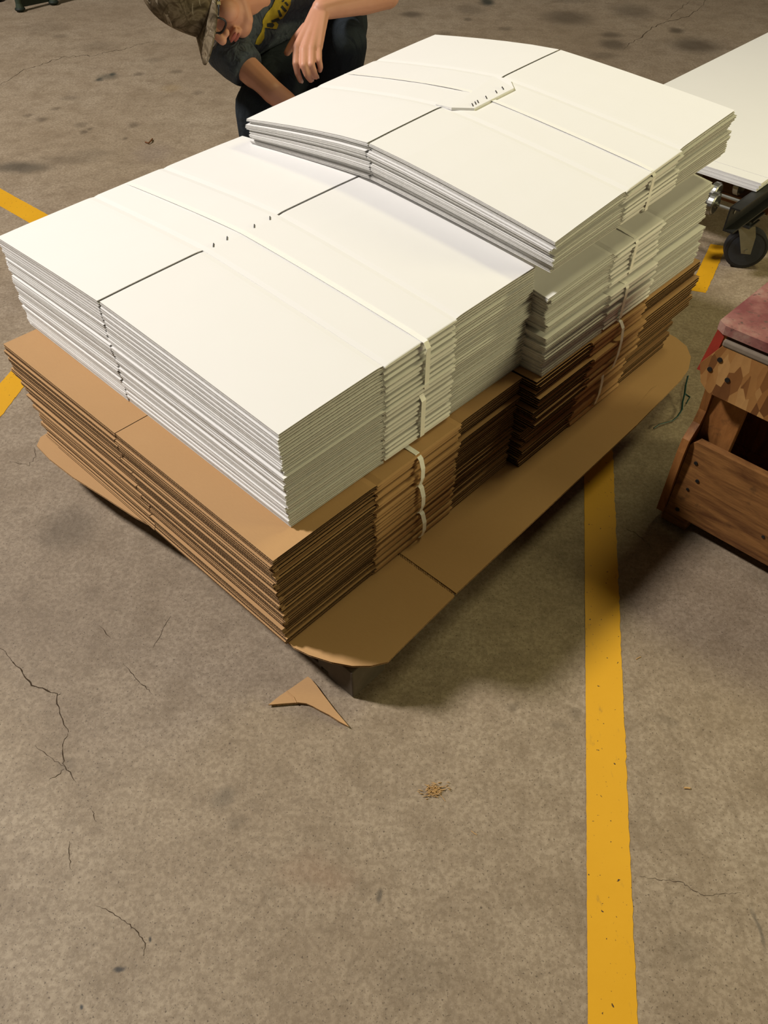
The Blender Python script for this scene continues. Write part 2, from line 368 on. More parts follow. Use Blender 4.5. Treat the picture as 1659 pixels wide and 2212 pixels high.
# ------------------------------------------------------------------ flattened boxes
def zfield(c, um, p=1.35, droop=0.0):
    RN, RF, LN, LF, MN, MF = c
    def f(u, v):
        q = np.where(u < um, np.clip(u/um, 0, 1), np.clip((1-u)/(1-um), 0, 1)); q = 1-(1-q)**p
        near = np.where(u < um, RN, LN); far = np.where(u < um, RF, LF)
        v = np.clip(v, 0, 1); return (near+(MN-near)*q)*(1-v) + (far+(MF-far)*q)*v - droop*np.abs(2*v-1)**5
    return f
def slab(u, v, zl, zh, X, Y):            # closed slab over a u,v grid
    U, V = np.meshgrid(u, v, indexing='ij'); nu, nv = U.shape
    x, y = X(U, V), Y(U, V)
    top = np.stack([x, y, zh(U, V)], -1).reshape(-1, 3); bot = np.stack([x, y, zl(U, V)], -1).reshape(-1, 3)
    n = nu*nv; id = np.arange(n).reshape(nu, nv)
    q = np.stack([id[:-1, :-1], id[1:, :-1], id[1:, 1:], id[:-1, 1:]], -1).reshape(-1, 4)
    F = [tuple(a) for a in q.tolist()]; nt = len(F)
    F += [tuple(a[::-1]) for a in (q+n).tolist()]; nb = len(F)
    rim = list(id[:, 0]) + list(id[-1, 1:]) + list(id[-2::-1, -1]) + list(id[0, -2:0:-1])
    for a, b in zip(rim, rim[1:]+rim[:1]): F.append((int(b), int(a), int(a)+n, int(b)+n))
    return np.concatenate([top, bot]), F, nb
ORD = ['topmost', 'second', 'third', 'fourth', 'fifth', 'sixth', 'seventh', 'eighth', 'ninth', 'tenth', 'eleventh', 'twelfth', 'thirteenth', 'fourteenth', 'fifteenth']
def fold_bundle(n, geo, zb, zt, board, edge, flute, label, group, gap=.0036, jx=.004, jy=.004, shifts=None, tuck=.60, turn=0.0, skew=0.0):
    brown = board == 'kraft'; lw = .05 if brown else .09; TH = .46 if brown else .435; rec_ = .0040 if brown else .0006; jf = .0006 if brown else .0009; inner = 'flute_shade' if brown else 'white_core_shade'
    s_r, s_l, s_m, t0, c1, c2, t1 = geo
    um = (s_m-s_r)/(s_l-s_r); Ls = s_l-s_r; Lt = t1-t0; v1 = (c1-t0)/Lt; v2 = (c2-t0)/Lt
    w = np.array([random.uniform(.82, 1.2) for _ in range(n)]); cum = np.concatenate([[0], np.cumsum(w)/w.sum()])
    zc = float(zb(np.array(.5), np.array(.5)))
    out = []
    for i in range(n):
        dx = random.gauss(0, jx*.6); dy = random.gauss(0, jy*.7); rot = turn+random.gauss(0, .0011)
        if shifts and i in shifts: dx += shifts[i][0]; dy += shifts[i][1]
        f0, f1 = cum[i], cum[i+1]
        fz = lambda fr, du=dx/Ls, dv=dy/Lt: (lambda U, V: zb(U-du, V+dv)*(1-fr)+zt(U-du, V+dv)*fr)
        cx = -(s_r+s_l)/2; cy = (t0+t1)/2
        z0 = float(fz(f0)(np.array(0.), np.array(.5)))
        loc = W(-(cx+dx), cy+dy, z0)
        root = empty('flattened_box', loc, -YAW+rot)
        lab = label(n-1-i, n); tag(root, lab, 'box', group)
        X = lambda U, V: -(s_r+U*Ls)-cx+skew*np.minimum(U/um, (1-U)/(1-um))*(V-.5)
        Y = lambda U, V: t0+V*Lt-cy
        pz = lambda fr: (lambda U, V: fz(f0+(f1-f0)*fr)(U, V)-z0)
        crease = lambda V: .0022*np.exp(-((V-v1)*Lt/.010)**2)+.0022*np.exp(-((V-v2)*Lt/.010)**2)
        pitch = float(fz(f1)(np.array(.02), np.array(.5))-fz(f0)(np.array(.02), np.array(.5)))
        # body: a folded tube pressed flat, the side folds are slanted faces narrower than the pitch
        e1 = .018/Ls; e2 = .0025/Ls; e3 = .015/Ls
        us = [0.0, e2, e3, e1, um*.35, um*.7, um-.012, um, um+.012, um+(1-um)*.35, um+(1-um)*.7, 1-e1, 1-e3, 1-e2, 1.0]
        nar = random.uniform(tuck-.08, tuck+.08); ft = .96; sl_ = random.uniform(.0, .0012)
        lo = []; hi = []; uo = []; ub = []
        for a in us:
            d = min(a, 1-a)*Ls; hi.append(ft-(.09 if d < .0005 else .02 if d < .004 else 0)); lo.append(.04 if d > .0165 else ft-nar)
            uo.append(a+(sl_/Ls if a == 0 else -sl_/Ls if a == 1 else 0)); ub.append(a+(-sl_*.6/Ls if a == 0 else sl_*.6/Ls if a == 1 else 0))
        vs_ = v1+(v2-v1)*np.array([0, .06, .5, .94, 1.]); VV = []; FF = []; FM = []
        nu = len(us)
        for vv in vs_:
            ring = []
            for a, hgt in zip(uo, hi):
                U = np.array(min(max(a, 0), 1)); V = np.array(vv)
                ring.append((X(np.array(a), V), Y(U, V), pz(hgt)(U, V)-crease(V)))
            for a, hgt in list(zip(ub, lo))[::-1]:
                U = np.array(min(max(a, 0), 1)); V = np.array(vv)
                ring.append((X(np.array(a), V), Y(U, V), pz(hgt)(U, V)+crease(V)*.4))
            VV += [tuple(float(q) for q in r) for r in ring]
        m = 2*nu
        for a in range(4):
            for b in range(m): FF.append((a*m+b, (a+1)*m+b, (a+1)*m+(b+1) % m, a*m+(b+1) % m)); FM.append(0)
        FF.append(tuple(range(m))); FF.append(tuple(range(4*m, 5*m))[::-1]); FM += [1, 1]
        me = mesh('body_panel', VV, FF, [board, edge], FM)
        link('body_panel', me, root)
        # flaps: right/left of the slot, near/far end, upper/lower ply
        g = gap/Ls; ins = .0055/Ls
        for side in (0, 1):
            for end in (0, 1):
                for ply in (0, 1):
                    g = (gap if ply else min(gap, .0009))/Ls
                    q_ = ins+random.uniform(-.0035, .0025)/Ls
                    ua, ubb = (q_, um-g) if side == 0 else (um+g, 1-q_)
                    j = random.gauss(0, jf)/Lt
                    va, vb = (0+j, v1) if end == 0 else (v2, 1+j)
                    tl = random.uniform(-.02, .02)
                    th = TH*random.uniform(.93, 1.04); base = (.02 if ply == 0 else .505)+random.uniform(-.008, .012)
                    tilt = lambda V, tl=tl, end=end: tl*np.clip(((v1-V)/v1 if end == 0 else (V-v2)/(1-v2)), 0, 1)
                    L_ = lambda fr: (lambda U, V: pz(0)(U, V)+(pz(1)(U, V)-pz(0)(U, V))*np.clip(fr+tilt(V), .0, .985)-crease(V))
                    un = np.linspace(ua, ubb, 6); vn = va+(vb-va)*(np.array([0, .3, .6, .9, .95, 1.]) if end == 0 else np.array([0, .05, .1, .4, .7, 1.]))
                    lt = .16*th/.40
                    V1, F1, b1 = slab(un, vn, L_(base+th-lw), L_(base+th), X, Y)
                    V2, F2, b2 = slab(un, vn, L_(base), L_(base+lw), X, Y)
                    r = rec_
                    cu = np.linspace(ua+max(r, .003)/Ls, ubb-max(r, .003)/Ls, 6)
                    if flute and end == 0:
                        cv = np.linspace(va+.011/Lt, vb, 4)
                    else: cv = np.linspace(va+(r/Lt if end == 0 else 0), vb-(r/Lt if end == 1 else 0), 4)
                    V3, F3, b3 = slab(cu, cv, L_(base+lw), L_(base+th-lw), X, Y)
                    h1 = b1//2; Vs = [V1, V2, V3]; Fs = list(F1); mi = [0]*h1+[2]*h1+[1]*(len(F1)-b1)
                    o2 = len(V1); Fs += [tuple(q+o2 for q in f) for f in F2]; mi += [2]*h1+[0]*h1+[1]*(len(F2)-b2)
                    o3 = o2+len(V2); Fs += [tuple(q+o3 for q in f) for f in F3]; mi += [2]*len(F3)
                    if flute and end == 0:       # open corrugation along the end edge
                        lam = .0074*random.uniform(.92, 1.08); ph = random.uniform(0, 6.28); wid = (ubb-ua)*Ls
                        ns = int(wid/lam*6); uu = np.linspace(ua, ubb, ns); vv = np.array([va+.0006/Lt, va+.011/Lt])
                        U, V = np.meshgrid(uu, vv, indexing='ij')
                        wave = .5+.5*np.sin(U*Ls/lam*2*math.pi+ph)
                        z = L_(base+lw)(U, V)*(1-wave)+L_(base+th-lw)(U, V)*wave - .0003
                        P = np.stack([X(U, V), Y(U, V), z], -1).reshape(-1, 3); o4 = o3+len(V3)
                        # give the medium its own thickness
                        P2 = P.copy(); P2[:, 2] += .0006
                        Vs += [P, P2]; o5 = o4+len(P)
                        for a in range(ns-1):
                            p, q = 2*a, 2*a+2
                            Fs += [(o4+p, o4+p+1, o4+q+1, o4+q), (o5+p, o5+q, o5+q+1, o5+p+1), (o4+p, o4+q, o5+q, o5+p)]; mi += [1]*3
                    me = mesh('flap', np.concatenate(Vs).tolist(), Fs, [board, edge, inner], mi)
                    link('flap', me, root)
        out.append((root, X, Y, pz, um, Ls, Lt, v1, v2, cx, cy, geo))
    return out
def bandloop(geo, zb, zt, t, w, label, group, drop=0, bulge=.0):   # strap round a bundle
    s_r, s_l, s_m, t0, c1, c2, t1 = geo; um = (s_m-s_r)/(s_l-s_r); v = (t-t0)/(t1-t0)
    us = np.linspace(0, 1, 25); th = .0008; ring = []
    for u in us: ring.append((s_r+u*(s_l-s_r), float(zt(np.array(u), np.array(v)))+.0006))
    ring[0] = (ring[0][0]+.004, ring[0][1]-.001); ring[-1] = (ring[-1][0]-.004, ring[-1][1]-.001)
    zl, zr = float(zb(np.array(1.), np.array(v))), float(zb(np.array(0.), np.array(v)))
    tl, tr = ring[-1][1], ring[0][1]
    for q in (.1, .35, .65, .92): ring.append((s_l+.004+bulge*math.sin(math.pi*q), tl+(zl-tl)*q))
    for u in us[::-1]: ring.append((s_r+.004+u*(s_l-s_r-.008), float(zb(np.array(u), np.array(v)))+.0004))
    for q in (.08, .35, .65, .9): ring.append((s_r-.004-bulge*math.sin(math.pi*q), zr+(tr-zr)*q))
    cxs = (s_r+s_l)/2; loc = W(cxs, t, zr); VV = []; n = len(ring); FF = []
    for k, (s, z) in enumerate(ring):
        a = ring[k-1]; b = ring[(k+1) % n]; d = Vector((b[0]-a[0], b[1]-a[1])).normalized(); nx = Vector((d.y, -d.x))
        if nx.dot(Vector((s-cxs, z-(zl+tl)/2))) < 0: nx = -nx
        for off in (0, th):
            for ww in (-w/2, w/2): VV.append((-(s-cxs)-nx.x*off, ww, z-zr+nx.y*off))
    for k in range(n):
        a, b = 4*k, 4*((k+1) % n)
        FF += [(a, b, b+1, a+1), (a+2, a+3, b+3, b+2), (a, a+2, b+2, b), (a+1, b+1, b+3, a+3)]
    o = link('strapping_band', mesh('strapping_band', VV, FF, 'band_white')); o.location = loc; o.rotation_euler = (0, 0, -YAW)
    bm = bmesh.new(); bm.from_mesh(o.data); bmesh.ops.recalc_face_normals(bm, faces=bm.faces[:]); bm.to_mesh(o.data); bm.free()
    tag(o, label, 'strap', group); return o
def namer(desc, bundle_desc):
    def f(k, n):
        pos = 'topmost' if k == 0 else 'lowest' if k == n-1 else ORD[k]+' from the top'
        return f'{desc}, {pos} in the {bundle_desc}'
    return f
Wd = 'white'
# ---- brown boxes, near column: three bundles
SH = .0004
bn_geo = (0.0, 1.06, .545, 0.0, .290, .570, .805); bm_ = .545/1.06
lv = [.133, .232, .332, .4315]
WORD = ['lowest', 'middle', 'uppermost']
for b in range(3):
    f = lambda z: zfield((z, z, z-.002, z, z+.001, z), bm_)
    sr = [.006, .004, .0][b]; g = (sr+.0, 1.06-[.035, .018, 0][b], .5+b*.022, [.008, .006, 0][b], .290, .570, .805)
    zb, zt = f(lv[b]+SH), f(lv[b+1]-SH)
    fold_bundle(9, g, zb, zt, 'kraft', 'kraft_edge', True, namer('flattened brown box', f'near brown stack\'s {WORD[b]} strapped bundle'), f'brown boxes in the near {WORD[b]} bundle', jx=.004, jy=.0014, tuck=.62, gap=.0012, shifts={3*b % 7: (.002, -.005), (3*b+4) % 9: (-.002, -.004)})
    bandloop(g, zb, zt, .446-.012*b, .013, f'white plastic strap around the {WORD[b]} bundle of the near brown stack', 'white straps', bulge=.012)
# ---- brown boxes, far column: two bundles
lv2 = [.133, .275, .4315]
for b in range(2):
    f = lambda z: zfield((z, z, z, z, z, z), bm_)
    g = ([-.02, -.045][b], [1.03, 1.02][b], .50, .822, 1.06, 1.32, [1.60, 1.635][b])
    zb, zt = f(lv2[b]+SH), f(lv2[b+1]-SH)
    nm = ['lower', 'upper'][b]
    fold_bundle([11, 12][b], g, zb, zt, 'kraft', 'kraft_edge', False, namer('flattened brown box', f'far brown stack\'s {nm} strapped bundle'), f'brown boxes in the far {nm} bundle', jx=.007, jy=.008, tuck=.64, gap=.0012)
    bandloop(g, zb, zt, 1.185, .013, f'white plastic strap around the {nm} bundle of the far brown stack', 'white straps', bulge=.008)
# ---- white boxes, near stack: two bundles
wn = (.032, 1.080, .602, .085, .355, .570, .842); um = (wn[2]-wn[0])/(wn[1]-wn[0])
z0 = zfield((.4325,)*4+(.4325, .4325), um)
ziA = zfield((.549, .558, .549, .560, .560, .582), um); ziB = zfield((.558, .570, .553, .565, .563, .586), um)
z2 = zfield((.672, .701, .672, .702, .694, .742), um, 1.3, .002)
fold_bundle(10, wn, z0, ziA, 'white_board', 'white_edge', False, namer('flattened white box', 'near white stack\'s lower strapped bundle'), 'white boxes in the near lower bundle', turn=-.012, skew=.02, jx=.003, jy=.002, tuck=.50)
wn2 = (.030, 1.084, .602, .086, .356, .571, .846)
sh = {9: (-.010, .006), 8: (-.010, .004), 7: (-.006, .004), 0: (.004, -.004), 1: (.004, -.004)}
A = fold_bundle(10, wn2, ziB, z2, 'white_board', 'white_edge', False, namer('flattened white box', 'near white stack\'s upper strapped bundle'), 'white boxes in the near upper bundle', turn=-.014, skew=.036, jx=.003, jy=.002, shifts=sh, tuck=.50)
bandloop(wn, z0, ziA, .464, .014, 'white plastic strap around the lower bundle of the near white stack', 'white straps')
bandloop(wn2, ziB, z2, .468, .014, 'white plastic strap around the upper bundle of the near white stack', 'white straps')
# ---- white boxes, far stack: two lower bundles and a raised top bundle
wf = (-.030, 1.00, .53, .815, 1.09, 1.33, 1.600); umf = (wf[2]-wf[0])/(wf[1]-wf[0])
y0 = zfield((.4325,)*6, umf); yA = zfield((.541, .545, .54, .545, .555, .56), umf); yB = zfield((.547, .551, .542, .548, .556, .561), umf)
yC = zfield((.640, .664, .665, .672, .716, .722), umf, 1.2)
fold_bundle(9, (-.034, .996, .526, .838, 1.105, 1.335, 1.60), y0, yA, 'white_board', 'white_edge', False, namer('flattened white box', 'far white stack\'s lowest bundle'), 'white boxes in the far lowest bundle', tuck=.50)
fold_bundle(9, (-.018, 1.00, .53, .842, 1.11, 1.34, 1.605), yB, yC, 'white_board', 'white_edge', False, namer('flattened white box', 'far white stack\'s middle bundle'), 'white boxes in the far middle bundle', tuck=.50)
yD = zfield((.706, .727, .708, .716, .748, .736), umf, 1.2); yE = zfield((.787, .850, .778, .828, .842, .880), umf, 1.3, .002)
wt = (-.018, 1.008, .536, .820, 1.09, 1.335, 1.605)
sh = {9: (.0, .002), 8: (.004, .004), 7: (-.004, -.006), 6: (-.006, -.005), 5: (.003, .004), 4: (.005, -.003), 3: (.006, -.005), 2: (.003, .003), 1: (.0, .006), 0: (-.003, .008)}
B_ = fold_bundle(10, wt, yD, yE, 'white_board', 'white_edge', False, namer('flattened white box', 'far white stack\'s raised top bundle'), 'white boxes in the far top bundle', shifts=sh, tuck=.50)
bandloop((-.034, .996, .526, .838, 1.105, 1.335, 1.60), y0, yA, 1.18, .014, 'white plastic strap around the lowest bundle of the far white stack', 'white straps')
bandloop((-.018, 1.00, .53, .842, 1.11, 1.34, 1.605), yB, yC, 1.205, .014, 'white plastic strap around the middle bundle of the far white stack', 'white straps')
bandloop(wt, yD, yE, 1.205, .014, 'white plastic strap around the raised top bundle of the far white stack', 'white straps')
# staples and joint tab of the two uppermost boxes
def on_top(rec, s, t, dz):
    root, X, Y, pz, um, Ls, Lt, v1, v2, cx, cy, geo = rec
    U = np.array((s-geo[0])/Ls); V = np.array((t-geo[3])/Lt)
    return Vector((float(X(U, V)), float(Y(U, V)), float(pz(.96)(U, V))+dz))
def staples(rec, pts, d, dz=.0008):
    for (s, t) in pts:
        a = on_top(rec, s+d[0], t+d[1], dz); b = on_top(rec, s-d[0], t-d[1], dz)
        mb = MB(); mb.tube([a-Vector((0, 0, .003)), a+Vector((0, 0, .0004)), b+Vector((0, 0, .0004)), b-Vector((0, 0, .003))], .0013, 6)
        o = link('staple', mesh('staple', mb.v, mb.f, 'staple_steel'), rec[0]); o['label'] = 'dark metal staple'
staples(A[-1], [(.600, .383), (.601, .422), (.598, .498), (.600, .546)], (.0055, .0045))
rec = B_[-1]
tabpoly = [(.560, 1.090), (.505, 1.090), (.462, 1.128), (.462, 1.292), (.505, 1.330), (.560, 1.330)]
mb = MB(); top = []; bot = []
for s, t in tabpoly:
    th = .0052 if s < .55 else .0002
    top.append(on_top(rec, s, t, th)); bot.append(on_top(rec, s, t, -.0008))
n = 6; mb.add(top+bot, [tuple(range(n)), tuple(range(n, 2*n))[::-1]]+[(i, (i+1) % n, n+(i+1) % n, n+i) for i in range(n)])
o = mb.build('joint_tab', ['white_board'], rec[0])
staples(rec, [(.476, 1.138), (.477, 1.151), (.478, 1.162), (.478, 1.196), (.480, 1.240), (.482, 1.270)], (.0055, .0045), .0056)

# ------------------------------------------------------------------ slip sheet under the load
def build_sheet():
    t = .006; zt = .1325; root = empty('cardboard_sheet', W(.45, .75, zt-t), -YAW)
    tag(root, 'large brown cardboard sheet with rounded corners, lying on the pallet under the brown boxes', 'cardboard')
    def arc(cs, ct, r, a0, a1, n=10): return [(cs+r*math.cos(a0+(a1-a0)*i/n), ct+r*math.sin(a0+(a1-a0)*i/n)) for i in range(n+1)]
    sl = -.178; pi = math.pi
    # near piece up to the slit, then far piece; joined beneath the boxes
    out = [(.03, .367), (sl+.002, .367)]
    out += [(sl-.006, .16)] + [(-.186, .128), (-.166, .095), (-.137, .067), (-.098, .043), (-.05, .022), (-.012, .012)]
    out += [(.3, .016), (.50, .012), (.58, -.004), (.70, -.018), (.82, -.034), (.93, -.040), (1.005, -.036), (1.03, -.01), (1.04, .1)]
    out += [(1.04, 1.60), (.98, 1.66), (.05, 1.68), (-.02, 1.675), (-.07, 1.655), (-.11, 1.61), (-.135, 1.55), (-.146, 1.48), (sl+.018, 1.2), (sl+.004, .375), (.03, .375)]
    for part, c0, c1, mi in (('top_liner', zt-.0012, zt, 0), ('bottom_liner', zt-t, zt-t+.0012, 0)):
        mb = MB(); poly = [W(s, tt, c0) for s, tt in out]; mb.prism(poly, (0, 0, c1-c0), 0)
        o = local(root, part, mb, ['kraft']); 
        me = o.data; bm = bmesh.new(); bm.from_mesh(me); bmesh.ops.triangulate(bm, faces=[f for f in bm.faces if len(f.verts) > 4]); bm.to_mesh(me); bm.free()
    # fluted core seen along the rounded edge
    mb = MB(); lay = []
    P = []
    for a, b in zip(out, out[1:]+out[:1]):
        n = max(1, int(math.hypot(b[0]-a[0], b[1]-a[1])/.0018))
        P += [(a[0]+(b[0]-a[0])*i/n, a[1]+(b[1]-a[1])*i/n) for i in range(n)]
    cen = (.45, .75); ln = 0; vs = []; fs = []
    for i, (s, tt) in enumerate(P):
        if i: ln += math.hypot(s-P[i-1][0], tt-P[i-1][1])
        dS = Vector((cen[0]-s, cen[1]-tt)).normalized()*.012
        for q, ph in ((0, 0), (1, 1.7)):
            z = zt-t+.0012+(.0018 if q == 0 else .0036)-.0009+.0009*math.sin(ln/.0075*2*math.pi+ph)
            vs += [W(s, tt, z), W(s+dS.x, tt+dS.y, z), W(s, tt, z+.0004), W(s+dS.x, tt+dS.y, z+.0004)]
    for i in range(len(P)-1):
        for q in (0, 4):
            a = 8*i+q; b = a+8; fs += [(a, a+1, b+1, b), (a+2, b+2, b+3, a+3), (a, b, b+2, a+2)]
    mb.add(vs, fs); local(root, 'fluted_core', mb, ['kraft_edge'])
    mb = MB(); c = atz(1398, 855, zt); d = (atz(1420, 832, zt)-atz(1378, 874, zt))/2; n = Vector((-d.y, d.x, 0)).normalized()*.006
    mb.prism([c-d, c-d*.2+n*.6, c+d*.7+n, c+d*1.05, c+d*.4-n*.5], (0, 0, .0006)); o = local(root, 'torn_strip', mb, ['kraft']); o['label'] = 'lifted torn strip of liner'
build_sheet()

# ------------------------------------------------------------------ pallet
def build_pallet():
    root = empty('wooden_pallet', W(.45, .75, 0), -YAW)
    tag(root, 'dark weathered wooden pallet carrying the whole load of boxes', 'pallet')
    R = Matrix.Rotation(-YAW, 3, 'Z')
    for s in (-.045, .42, .96):
        mb = MB(); mb.box(W(s, .76, .062), (.045, 1.39, .088), R, bev=.003); local(root, 'stringer', mb, ['pallet_wood'])
    mb = MB(); mb.box(W(-.0975, .117, .053), (.083, .105, .104), R, bev=.003); local(root, 'corner_block', mb, ['pallet_wood'])
    for i, t in enumerate((.115, .36, .62, .88, 1.14, 1.40)):
        mb = MB(); mb.box(W(.45, t, .1165), (1.06, .095, .019), R, bev=.002); local(root, 'deck_board', mb, ['pallet_wood'])
    for t in (.115, .76, 1.40):
        mb = MB(); mb.box(W(.46, t, .009), (.98, .095, .017), R, bev=.002); local(root, 'bottom_board', mb, ['pallet_wood'])
build_pallet()

# ------------------------------------------------------------------ scrap, shavings and small litter
def build_scrap():
    poly = [(580, 1524), (604, 1505), (628, 1489), (665, 1463), (672, 1468), (684, 1482), (697, 1500), (722, 1533), (754, 1571), (735, 1561), (712, 1546), (692, 1536), (676, 1527), (662, 1521), (645, 1519), (615, 1521)]
    P = [atz(u, v, .006) for u, v in poly]; c = sum(P, Vector())/len(P); c.z = 0
    root = empty('cardboard_scrap', c); tag(root, 'triangular torn cardboard scrap on the floor below the pallet corner', 'cardboard')
    mb = MB(); lift = lambda p, u: p
    mb.prism(P, (0, 0, .0035)); o = local(root, 'scrap_panel', mb, ['kraft'])
    bm = bmesh.new(); bm.from_mesh(o.data); bmesh.ops.triangulate(bm, faces=[f for f in bm.faces if len(f.verts) > 4]); bm.to_mesh(o.data); bm.free()
    mb = MB(); mb.prism([p*1.0 for p in P[:1]]+P[1:], (0, 0, -.0045)); 
    sm = [c+(p-c)*.93 for p in P]; mb = MB(); mb.prism([Vector((p.x, p.y, .0055)) for p in sm], (0, 0, -.0045)); local(root, 'fluted_core', mb, ['kraft_edge'])
    mb = MB(); mb.tube([atz(619, 1493, .0098), atz(634, 1506, .0098), atz(640, 1518, .0098)], .0016, 6, flat=1); o = local(root, 'crease', mb, ['kraft'])
build_scrap()
def build_shavings():
    mb = MB(); c0 = atz(940, 1706, 0)
    for i in range(90):
        u, v = random.gauss(940, 11), random.gauss(1706, 8)
        p = atz(u, v, .001+random.random()*.004); a = random.uniform(-.6, .9); L = random.uniform(.002, .007)
        d = Vector((math.cos(a), math.sin(a), random.uniform(-.2, .2)))*L
        mb.tube([p-d, p+Vector((0, 0, .0012)), p+d], [.0004, .0009, .0004], 5)
    mb.tube([atz(950, 1716, .0016), atz(957, 1724, .0012), atz(962, 1731, .001)], .0006, 5)
    o = mb.build('wood_shavings', ['shaving'], None, c0); tag(o, 'small heap of pale wood shavings on the bare concrete', 'wood shavings', kind='stuff')
build_shavings()
def bit(name, mat, label, cat, pts, r, flat=1.0):
    P = [atz(u, v, r*.9+dz) for u, v, dz in pts]; mb = MB(); mb.tube(P, r, 7, flat=flat); c = sum(P, Vector())/len(P); c.z = 0
    o = mb.build(name, [mat], None, c); tag(o, label, cat); return o
bit('bark_curl', 'rust_curl', 'curled brown chip on the far floor, left of the crouching person', 'debris', [(314, 307, 0), (321, 309, .003), (326, 304, .006), (329, 300, .002)], .004)
bit('stone_chip', 'pebble', 'tiny pale stone chip on the floor left of the pallet', 'debris', [(195, 870, 0), (199, 872, .001), (203, 872, 0)], .0035)
bit('wood_chip', 'shaving', 'small pale wood chip on the concrete right of the long yellow line', 'debris', [(1478, 1702, 0), (1484, 1702, 0), (1491, 1703, 0)], .0022)
bit('straw', 'shaving', 'thin pale straw on the concrete near the shadow edge, right of the yellow line', 'debris', [(1374, 1424, 0), (1379, 1421, 0), (1384, 1419, 0)], .0012)
bit('splinter', 'shaving', 'thin pale splinter on the concrete below the wood shavings', 'debris', [(1018, 1795, 0), (1024, 1800, 0), (1030, 1803, 0)], .0008)
def green_band():
    P = [at(1492, 820, 2.3)]; z = .006
    pts = [(1486, 812, .02), (1481, 832, .03), (1479, 850, .02), (1474, 870, .012), (1473, 885, .008), (1463, 900, .006), (1452, 909, .006), (1438, 913, .006), (1424, 917, .01), (1412, 925, .006)]
    Q = [atz(u, v, zz) for u, v, zz in pts]; mb = MB(); mb.tube(Q, .0034, 7, flat=.5)
    mb.tube([Q[2], atz(1490, 858, .012), atz(1482, 872, .012)], .0028, 6, flat=.5)
    c = sum(Q, Vector())/len(Q); c.z = 0; o = mb.build('loose_strap', ['green_band'], None, c)
    tag(o, 'loose dark green strap lying on the floor beside the pallet\'s far right corner', 'strap')
green_band()

# ------------------------------------------------------------------ wooden crate
def build_crate():
    sL = -.345; tF = 1.06; wid = .80; root = empty('wooden_crate', W(sL-wid/2, 1.25, 0), -YAW)
    tag(root, 'rough wooden crate with open front and worn red lid, at the right edge', 'crate')
    prof = [(1.435, .045), (1.435, .60), (1.055, .60), (1.060, .50), (1.072, .42), (1.078, .37), (1.068, .335), (1.050, .318), (1.035, .30), (1.030, .26), (1.034, .045)]
    for s0 in (sL,):
        mb = MB(); mb.prism([W(s0, t, z) for t, z in prof], W(s0-.019, 0, 0)-W(s0, 0, 0)); o = local(root, 'side_panel', mb, ['crate_ply'])
        bm = bmesh.new(); bm.from_mesh(o.data); bmesh.ops.triangulate(bm, faces=[f for f in bm.faces if len(f.verts) > 4]); bm.to_mesh(o.data); bm.free()
    R = Matrix.Rotation(-YAW, 3, 'Z'); cs = sL-wid/2
    mb = MB(); x0, x1 = sL-.021, sL-wid+.02; y0, y1 = 1.045, 1.067
    poly = [(x0, .05), (x0, .282), (x0-.004, .293), (x0-.016, .300), (x1, .300), (x1, .05)]
    mb.prism([W(s, y0, z) for s, z in poly], W(0, y1, 0)-W(0, y0, 0)); lip = local(root, 'front_board', mb, ['crate_wood'])
    for s, z, r in ((x0-.03, .24, .005), (x0-.05, .19, .005), (x0-.035, .15, .004), (x0-.03, .07, .006), (x0-.25, .13, .004)):
        m2 = MB(); m2.disc_prism(W(s, y0-.0008, z), W(0, 1, 0)-W(0, 0, 0), r, .003, 10); local(root, 'nail', m2, ['black_metal'])
    m2 = MB(); m2.box(W(cs, 1.424, .325), (wid-.045, .018, .545), R); local(root, 'back_panel', m2, ['crate_ply'])
    m2 = MB(); m2.box(W(cs, 1.25, .055), (wid-.06, .33, .018), R); local(root, 'bottom_panel', m2, ['crate_ply'])
    m2 = MB(); m2.box(W(sL-.062, 1.095, .325), (.085, .02, .51), R, bev=.002); local(root, 'corner_post', m2, ['crate_ply'])
    # upper board of coarse strand board with a clipped left end
    yb = 1.036; poly = [(sL+.022, .515), (sL-.012, .578), (x1, .578), (x1, .440), (sL-.018, .452), (sL+.006, .470)]
    mb = MB(); mb.prism([W(s, yb, z) for s, z in poly], W(0, yb+.016, 0)-W(0, yb, 0)); local(root, 'upper_board', mb, ['osb'])
    for s, z in ((sL-.018, .545), (sL-.004, .512), (sL-.05, .505), (sL-.2, .48), (sL-.2, .55)):
        m2 = MB(); m2.disc_prism(W(s, yb-.0008, z), W(0, 1, 0)-W(0, 0, 0), .006, .003, 10); local(root, 'nail', m2, ['black_metal'])
    m2 = MB(); m2.box(W(cs, yb+.012, .587), (wid-.02, .028, .016), R, bev=.004); local(root, 'top_rail', m2, ['grey_wood'])
    mb = MB(); mb.prism([W(sL+.030, 1.054, .485), W(sL+.016, 1.054, .60), W(sL-.004, 1.054, .60), W(sL+.004, 1.054, .485)], W(0, 1.40, 0)-W(0, 1.054, 0)); local(root, 'red_side_rail', mb, ['red_paint'])
    lid = [(sL+.018, 1.055), (sL-.004, 1.036), (x1, 1.045), (x1, 1.45), (sL+.010, 1.45)]
    mb = MB(); nn = 14; 
    mb.prism([W(s, t, .602+.004*(i % 2)) for i, (s, t) in enumerate(lid)], (0, 0, .022)); o = local(root, 'lid', mb, ['red_worn']); o['label'] = 'worn pinkish red lid'
    for s in (sL-.05, sL-wid+.07):
        for t in (1.09, 1.40):
            m2 = MB(); m2.box(W(s, t, .024), (.075, .07, .046), R, bev=.004); local(root, 'foot_block', m2, ['crate_wood'])
build_crate()

